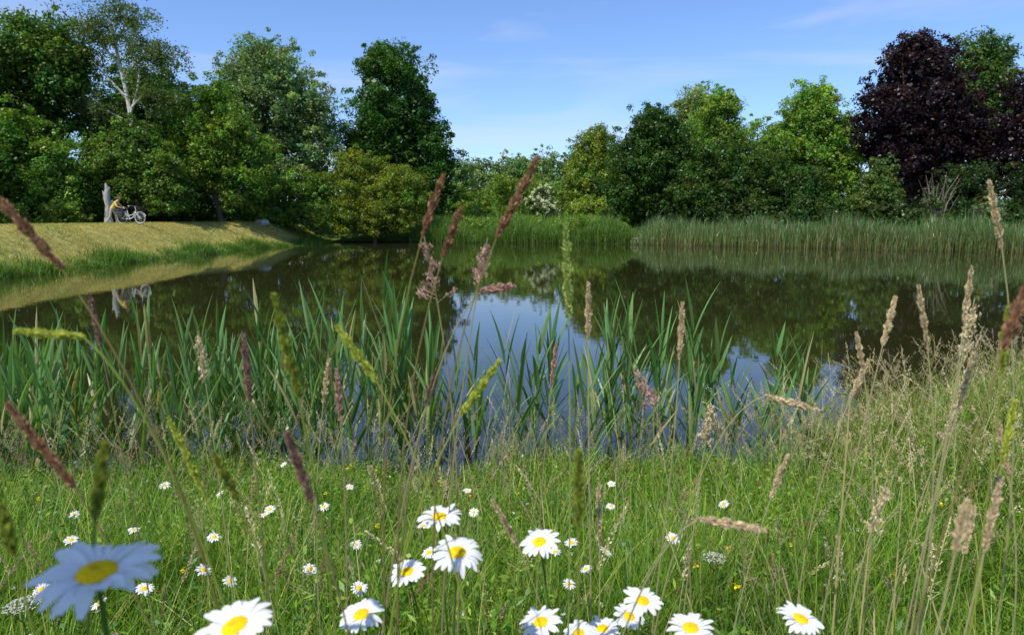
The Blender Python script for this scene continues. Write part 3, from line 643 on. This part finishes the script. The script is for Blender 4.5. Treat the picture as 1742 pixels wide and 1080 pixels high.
def ring(bg,cx,r,t_,k=8,n=40): a=np.arange(n)/n*2*np.pi; tube(bg,np.stack([cx+r*np.cos(a),0*a,.35+r*np.sin(a)],1),t_,(0,0,0),k,closed=True)
for nm,cx in (('rear_wheel',-.55),('front_wheel',.56)):
    part(nm+'_tyre',M_tyre,lambda g:ring(g,cx,.335,.02),bike); 
    def rim(g,cx=cx):
        ring(g,cx,.308,.016)
        for q in range(18):
            a=q/18*2*np.pi; s=.03*(-1)**q; tube(g,np.array([[cx,s,.35],[cx+.15*math.cos(a),s*.5,.35+.15*math.sin(a)],[cx+.3*math.cos(a),0,.35+.3*math.sin(a)]]),.0028,(0,0,0),4)
        tube(g,np.array([[cx,-.05,.35],[cx,0,.35],[cx,.05,.35]]),.022,(0,0,0),8)
    part(nm+'_rim_spokes',M_white,rim,bike)
    def fender(g,cx=cx): a=np.linspace(.3,2.9,16); tube(g,np.stack([cx+.375*np.cos(a),0*a,.35+.375*np.sin(a)],1),.022,(0,0,0),6)
    part(nm+'_mudguard',M_white,fender,bike)
def frame(g):
    t=lambda pts,r=.021:tube(g,np.array(pts,float),r,(0,0,0),8)
    t([(-.08,0,.30),(-.15,0,.56),(-.21,0,.80)]); t([(-.08,0,.30),(.15,0,.42),(.34,0,.74)],.024); t([(-.14,0,.50),(.12,0,.56),(.36,0,.82)])
    for s in (-.06,.06):
        t([(-.08,s*.4,.30),(-.3,s,.32),(-.55,s,.35)],.012); t([(-.17,s*.4,.68),(-.36,s,.5),(-.55,s,.35)],.011); t([(.40,s,.62),(.48,s,.47),(.56,s,.35)],.015)
    t([(.31,0,.68),(.34,0,.78),(.30,0,1.04)],.02); t([(.40,-.06,.62),(.36,0,.66),(.40,.06,.62)],.015)
part('frame',M_white,frame,bike)
def bars(g):
    tube(g,np.array([(.05,-.29,1.06),(.2,-.27,1.08),(.3,-.14,1.07),(.31,0,1.05),(.3,.14,1.07),(.2,.27,1.08),(.05,.29,1.06)]),.012,(0,0,0),7)
    tube(g,np.array([(-.21,0,.78),(-.22,0,.86),(-.23,0,.92)]),.013,(0,0,0),7)
    tube(g,np.array([(-.08,-.1,.30),(-.08,0,.30),(-.08,.1,.30)]),.012,(0,0,0),7); tube(g,np.array([(-.08,-.1,.30),(-.02,-.1,.2),(.03,-.1,.14)]),.009,(0,0,0),6); tube(g,np.array([(-.08,.1,.30),(-.14,.1,.4),(-.19,.1,.46)]),.009,(0,0,0),6)
    for s in (-.07,.07): tube(g,np.array([(-.2,s,.74),(-.5,s,.75),(-.85,s,.74)]),.007,(0,0,0),5); tube(g,np.array([(-.75,s,.74),(-.65,s,.5),(-.55,s,.35)]),.006,(0,0,0),5)
part('handlebar_rack_cranks',M_steel,bars,bike)
def saddle(g):
    tube(g,np.array([(-.37,0,.93),(-.34,0,.945),(-.26,0,.95),(-.15,0,.95),(-.06,0,.945)]),[.05,.095,.085,.04,.018],(0,0,0),12)
    v=g.v[0]; v[:,2]=.935+(v[:,2]-.935)*.38
part('saddle',M_sad,saddle,bike)
def pan(g):
    for s in (-.16,.16): box(g,(-.58,s,.58),(.38,.13,.32))
    box(g,(-.60,0,.84),(.42,.28,.16))
part('panniers',M_bag,pan,bike,.03)
def bask(g):
    for zz,hw in ((.80,.13),(.88,.145),(.96,.16),(1.02,.17)): tube(g,np.array([(.42,-hw,zz),(.42,hw,zz),(.42+2*hw,hw,zz),(.42+2*hw,-hw,zz)]),.007,(0,0,0),5,closed=True)
    for q in range(7):
        s=-.13+q*.0433; tube(g,np.array([(.42,s,.8),(.42,s*1.15,.91),(.42,s*1.3,1.02)]),.005,(0,0,0),4); tube(g,np.array([(.68,s,.8),(.72,s*1.15,.91),(.76,s*1.3,1.02)]),.005,(0,0,0),4)
        tube(g,np.array([(.42+q*.043,-.13,.8),(.42+q*.047,-.15,.91),(.42+q*.056,-.17,1.02)]),.005,(0,0,0),4); tube(g,np.array([(.42,s,.8),(.55,s,.8),(.68,s,.8)]),.005,(0,0,0),4)
part('basket',M_sad,bask,bike)

# person leaning over the bicycle
M_skin=solid_mat('skin',(.48,.29,.20),.5,0,20,.08); M_shirt=solid_mat('yellow_shirt',(.66,.47,.12),.8,0,12,.12); M_trou=solid_mat('tan_trousers',(.48,.38,.26),.85,0,12,.12)
M_shoe=solid_mat('shoes',(.10,.07,.05),.7); M_hair=solid_mat('hair',(.09,.05,.025),.7,0,60,.4); M_eye=solid_mat('eyes',(.02,.015,.01),.2)
px,py_=-23.85,41.25; pz=float(H(px,py_)); person=empty('person',(px,py_,pz))
def skin_mesh(name, vs, es, rads, matfn, mats, parent, sub=3):
    me=bpy.data.meshes.new(name+'_sk'); bm=bmesh.new(); lay=bm.verts.layers.skin.verify(); bv=[]
    for i_,(v,r) in enumerate(zip(vs,rads)):
        q=bm.verts.new(v); q[lay].radius=(r,r) if not isinstance(r,tuple) else r; q[lay].use_root=(i_==0); bv.append(q)
    for a,b_ in es: bm.edges.new((bv[a],bv[b_]))
    bm.to_mesh(me); bm.free(); o=bpy.data.objects.new(name+'_sk',me); scene.collection.objects.link(o)
    o.modifiers.new('s','SKIN'); ss=o.modifiers.new('u','SUBSURF'); ss.levels=sub; ss.render_levels=sub
    dg=bpy.context.evaluated_depsgraph_get(); m2=bpy.data.meshes.new_from_object(o.evaluated_get(dg)); bpy.data.objects.remove(o)
    m2.materials.clear()
    for mt in mats: m2.materials.append(mt)
    for pl in m2.polygons: pl.material_index=matfn(pl.center); pl.use_smooth=True
    o2=bpy.data.objects.new(name,m2); scene.collection.objects.link(o2); o2.parent=parent; return o2
vs=[(0,0,.92),(.07,0,1.03),(.19,0,1.17),(.28,0,1.28),(.35,0,1.37),(.41,0,1.46),
 (.01,.10,.84),(.13,.1,.50),(.13,.1,.10),(.27,.1,.05),
 (-.02,-.10,.84),(-.10,-.1,.49),(-.33,-.1,.13),(-.20,-.1,.05),
 (.28,.17,1.27),(.44,.21,1.05),(.62,.15,.98),(.68,.13,.965),
 (.28,-.17,1.27),(.42,-.22,1.03),(.61,-.17,.97),(.67,-.15,.955)]
rads=[.15,.14,.15,.13,.065,.058,.10,.062,.048,.045,.10,.062,.048,.045,.065,.045,.032,.030,.065,.045,.032,.030]
es=[(0,1),(1,2),(2,3),(3,4),(4,5),(0,6),(6,7),(7,8),(8,9),(0,10),(10,11),(11,12),(12,13),(3,14),(14,15),(15,16),(16,17),(3,18),(18,19),(19,20),(20,21)]
def mf(c):
    if c.z<.11 or (c.z<.14 and c.x<-.2): return 3
    if c.x>.40 and c.z<1.10: return 0
    if c.x>.34 and abs(c.y)<.08 and c.z>1.36: return 0
    if c.z<.95-.35*c.x and c.x<.36: return 2
    return 1
skin_mesh('body',vs,es,rads,mf,[M_skin,M_shirt,M_trou,M_shoe],person)
for sgn,w0 in ((1,(.68,.13,.965)),(-1,(.67,-.15,.955))):
    w0=np.array(w0); V=[w0,w0+[.05,0,-.012],w0+[.085,0,-.016]]; R=[.026,.03,.024]; E_=[(0,1),(1,2)]
    for q,(off,l_) in enumerate(((-.03,.062),(-.010,.074),(.011,.07),(.03,.055))):
        b0=w0+[.085,off,-.018]; V+= [b0,b0+[l_*.5,0,-.014],b0+[l_*.85,0,-.038]]; R+=[.010,.009,.008]; k=len(V)-3; E_+=[(2,k),(k,k+1),(k+1,k+2)]
    b0=w0+[.03,-.035*sgn,-.01]; V+=[b0,b0+[.035,-.018*sgn,-.02],b0+[.058,-.018*sgn,-.035]]; R+=[.012,.010,.009]; k=len(V)-3; E_+=[(1,k),(k,k+1),(k+1,k+2)]
    skin_mesh('hand',[tuple(v) for v in V],E_,R,lambda c:0,[M_skin],person,1)
def sph(name,loc,sc,mat,rot=0,seg=20,fn=None):
    me=bpy.data.meshes.new(name); bm=bmesh.new(); bmesh.ops.create_uvsphere(bm,u_segments=seg,v_segments=seg//2+2,radius=1)
    for v in bm.verts:
        c=v.co.copy()
        if fn: c=fn(c)
        v.co=Vector((c.x*sc[0],c.y*sc[1],c.z*sc[2]))
    for f in bm.faces: f.smooth=True
    bm.to_mesh(me); bm.free(); me.materials.append(mat); o=bpy.data.objects.new(name,me); o.location=loc; o.rotation_euler=(0,rot,0); scene.collection.objects.link(o); o.parent=person; return o
def jaw(c):
    if c.z<0: c.x*=1+.25*c.z; c.y*=1+.35*c.z; c.x+=-.12*c.z
    return c
hc=Vector((.455,0,1.53)); tilt=math.radians(25); Rm=Matrix.Rotation(tilt,3,'Y')
sph('head',hc,(.098,.078,.118),M_skin,tilt,24,jaw)
def at(x,y,z): return hc+Rm@Vector((x,y,z))
sph('nose',at(.100,0,-.012),(.018,.012,.022),M_skin,tilt,10); sph('mouth',at(.088,0,-.055),(.010,.024,.006),solid_mat('lips',(.4,.15,.12),.5),tilt,10)
for s in (-1,1):
    sph('eye',at(.084,.031*s,.012),(.010,.013,.009),M_eye,tilt,10); sph('ear',at(-.005,.080*s,-.005),(.018,.010,.030),M_skin,tilt,10)
def hairf(c):
    if c.x>.25 and c.z<.45: c.x=.25
    return c
sph('hair',at(-.014,0,.022),(.108,.090,.116),M_hair,tilt,24,hairf)

# weathered tree snag
sb=Bag(); sx,sy=-26.3,45.0; sz=float(H(sx,sy))
P=np.array([[sx,sy,sz-.1],[sx-.05,sy,sz+.5],[sx+.04,sy,sz+1.1],[sx-.03,sy,sz+1.7],[sx+.06,sy,sz+2.2],[sx-.02,sy,sz+2.6]])
tube(sb,P,[.30,.22,.18,.20,.15,.05],(.36,.35,.32),11)
for a,b_ in (((0,0,1.5),(-.28,.05,2.1)),((0,0,1.9),(.25,-.05,2.35)),((0,0,1.2),(.3,.1,1.5))):
    q0=np.array([sx,sy,sz])+a; q1=np.array([sx,sy,sz])+b_; tube(sb,np.array([q0,(q0+q1)/2+[0,0,-.06],q1]),[.12,.09,.04],(.38,.37,.34),8)
sb.obj('weathered_tree_snag',[M_bark],smooth=True)
# boulder & post
M_stone=solid_mat('pale_stone',(.42,.41,.38),.85,0,6,.3,.4)
me=bpy.data.meshes.new('boulder'); bm=bmesh.new(); bmesh.ops.create_icosphere(bm,subdivisions=3,radius=1)
for v in bm.verts:
    c=v.co; k=1+.14*math.sin(c.x*4+1)*math.sin(c.y*5)+.1*math.sin(c.z*7+c.x*3); v.co=Vector((c.x*.55*k,c.y*.4*k,c.z*.28*k))
bm.to_mesh(me); bm.free(); me.materials.append(M_stone); o=bpy.data.objects.new('boulder',me); o.location=(-19.9,55.0,float(H(-19.9,55))+.14); scene.collection.objects.link(o)
M_wood=solid_mat('weathered_wood',(.16,.13,.10),.85,0,10,.35,.3)
def posts(g):
    for dx in (-.30,.30): tube(g,np.array([(dx,0,-.6),(dx+.01,0,.2),(dx,0,.62+dx*.1)]),[.065,.06,.055],(0,0,0),9); tube(g,np.array([(dx,0,.61+dx*.1),(dx,0,.625+dx*.1)]),[.055,.002],(0,0,0),9)
    box(g,(0,-.09,.45),(.8,.05,.14))
e=part('wooden_post',M_wood,posts,None,0); e.location=(10.35,56.7,0)

# ------------------------------------------------------------------ light
sd=Vector((-.45,-.55,1.0)).normalized()
el=math.asin(sd.z); az=math.atan2(sd.x,sd.y)
wd=bpy.data.worlds.new('World'); wd.name='sky'; scene.world=wd; wd.use_nodes=True; nt=wd.node_tree; nt.nodes.clear(); N=nt.nodes; Lk=nt.links
out=N.new('ShaderNodeOutputWorld'); bg=N.new('ShaderNodeBackground'); sky=N.new('ShaderNodeTexSky'); sky.sky_type='NISHITA'; sky.sun_disc=False
sky.sun_elevation=el; sky.sun_rotation=az%(2*math.pi); sky.air_density=1.0; sky.dust_density=.4; sky.ozone_density=1.8; sky.altitude=100
tn=N.new('ShaderNodeVectorMath'); tn.operation='MULTIPLY'; tn.inputs[1].default_value=(.95,1.13,1.48)
tc=N.new('ShaderNodeTexCoord'); mp=N.new('ShaderNodeMapping'); mp.inputs['Rotation'].default_value=(0,math.radians(-12),0); mp.inputs['Scale'].default_value=(1.3,1.3,9)
nz=N.new('ShaderNodeTexNoise'); nz.inputs['Scale'].default_value=1.6; nz.inputs['Detail'].default_value=7; nz.inputs['Roughness'].default_value=.55; nz.inputs['Distortion'].default_value=.6
cr=N.new('ShaderNodeValToRGB'); cr.color_ramp.elements[0].position=.48; cr.color_ramp.elements[0].color=(0,0,0,1); cr.color_ramp.elements[1].position=.80; cr.color_ramp.elements[1].color=(.55,.55,.55,1)
mx=N.new('ShaderNodeMix'); mx.data_type='RGBA'; mx.inputs[7].default_value=(6.0,6.3,6.7,1)
Lk.new(tc.outputs['Generated'],mp.inputs[0]); Lk.new(mp.outputs[0],nz.inputs['Vector']); Lk.new(nz.outputs['Fac'],cr.inputs[0]); Lk.new(cr.outputs[0],mx.inputs[0])
Lk.new(sky.outputs[0],tn.inputs[0]); Lk.new(tn.outputs[0],mx.inputs[6]); Lk.new(mx.outputs[2],bg.inputs[0]); bg.inputs[1].default_value=.13; Lk.new(bg.outputs[0],out.inputs[0])
ld=bpy.data.lights.new('sun','SUN'); ld.energy=5; ld.angle=math.radians(.53); ld.color=(1,.95,.86)
lo=bpy.data.objects.new('sun',ld); lo.rotation_euler=sd.to_track_quat('Z','Y').to_euler(); lo.location=(-20,-20,40); scene.collection.objects.link(lo)

# ------------------------------------------------------------------ camera
cd=bpy.data.cameras.new('camera'); cd.lens=24; cd.sensor_width=36; cd.clip_start=.02; cd.clip_end=4000
cd.dof.use_dof=True; cd.dof.focus_distance=2.6; cd.dof.aperture_fstop=9
co=bpy.data.objects.new('camera',cd); co.location=(0,0,2.2); co.rotation_euler=(math.radians(90-8.33),0,0); scene.collection.objects.link(co); scene.camera=co
scene.view_settings.view_transform='Standard'; scene.view_settings.look='None'; scene.view_settings.exposure=0
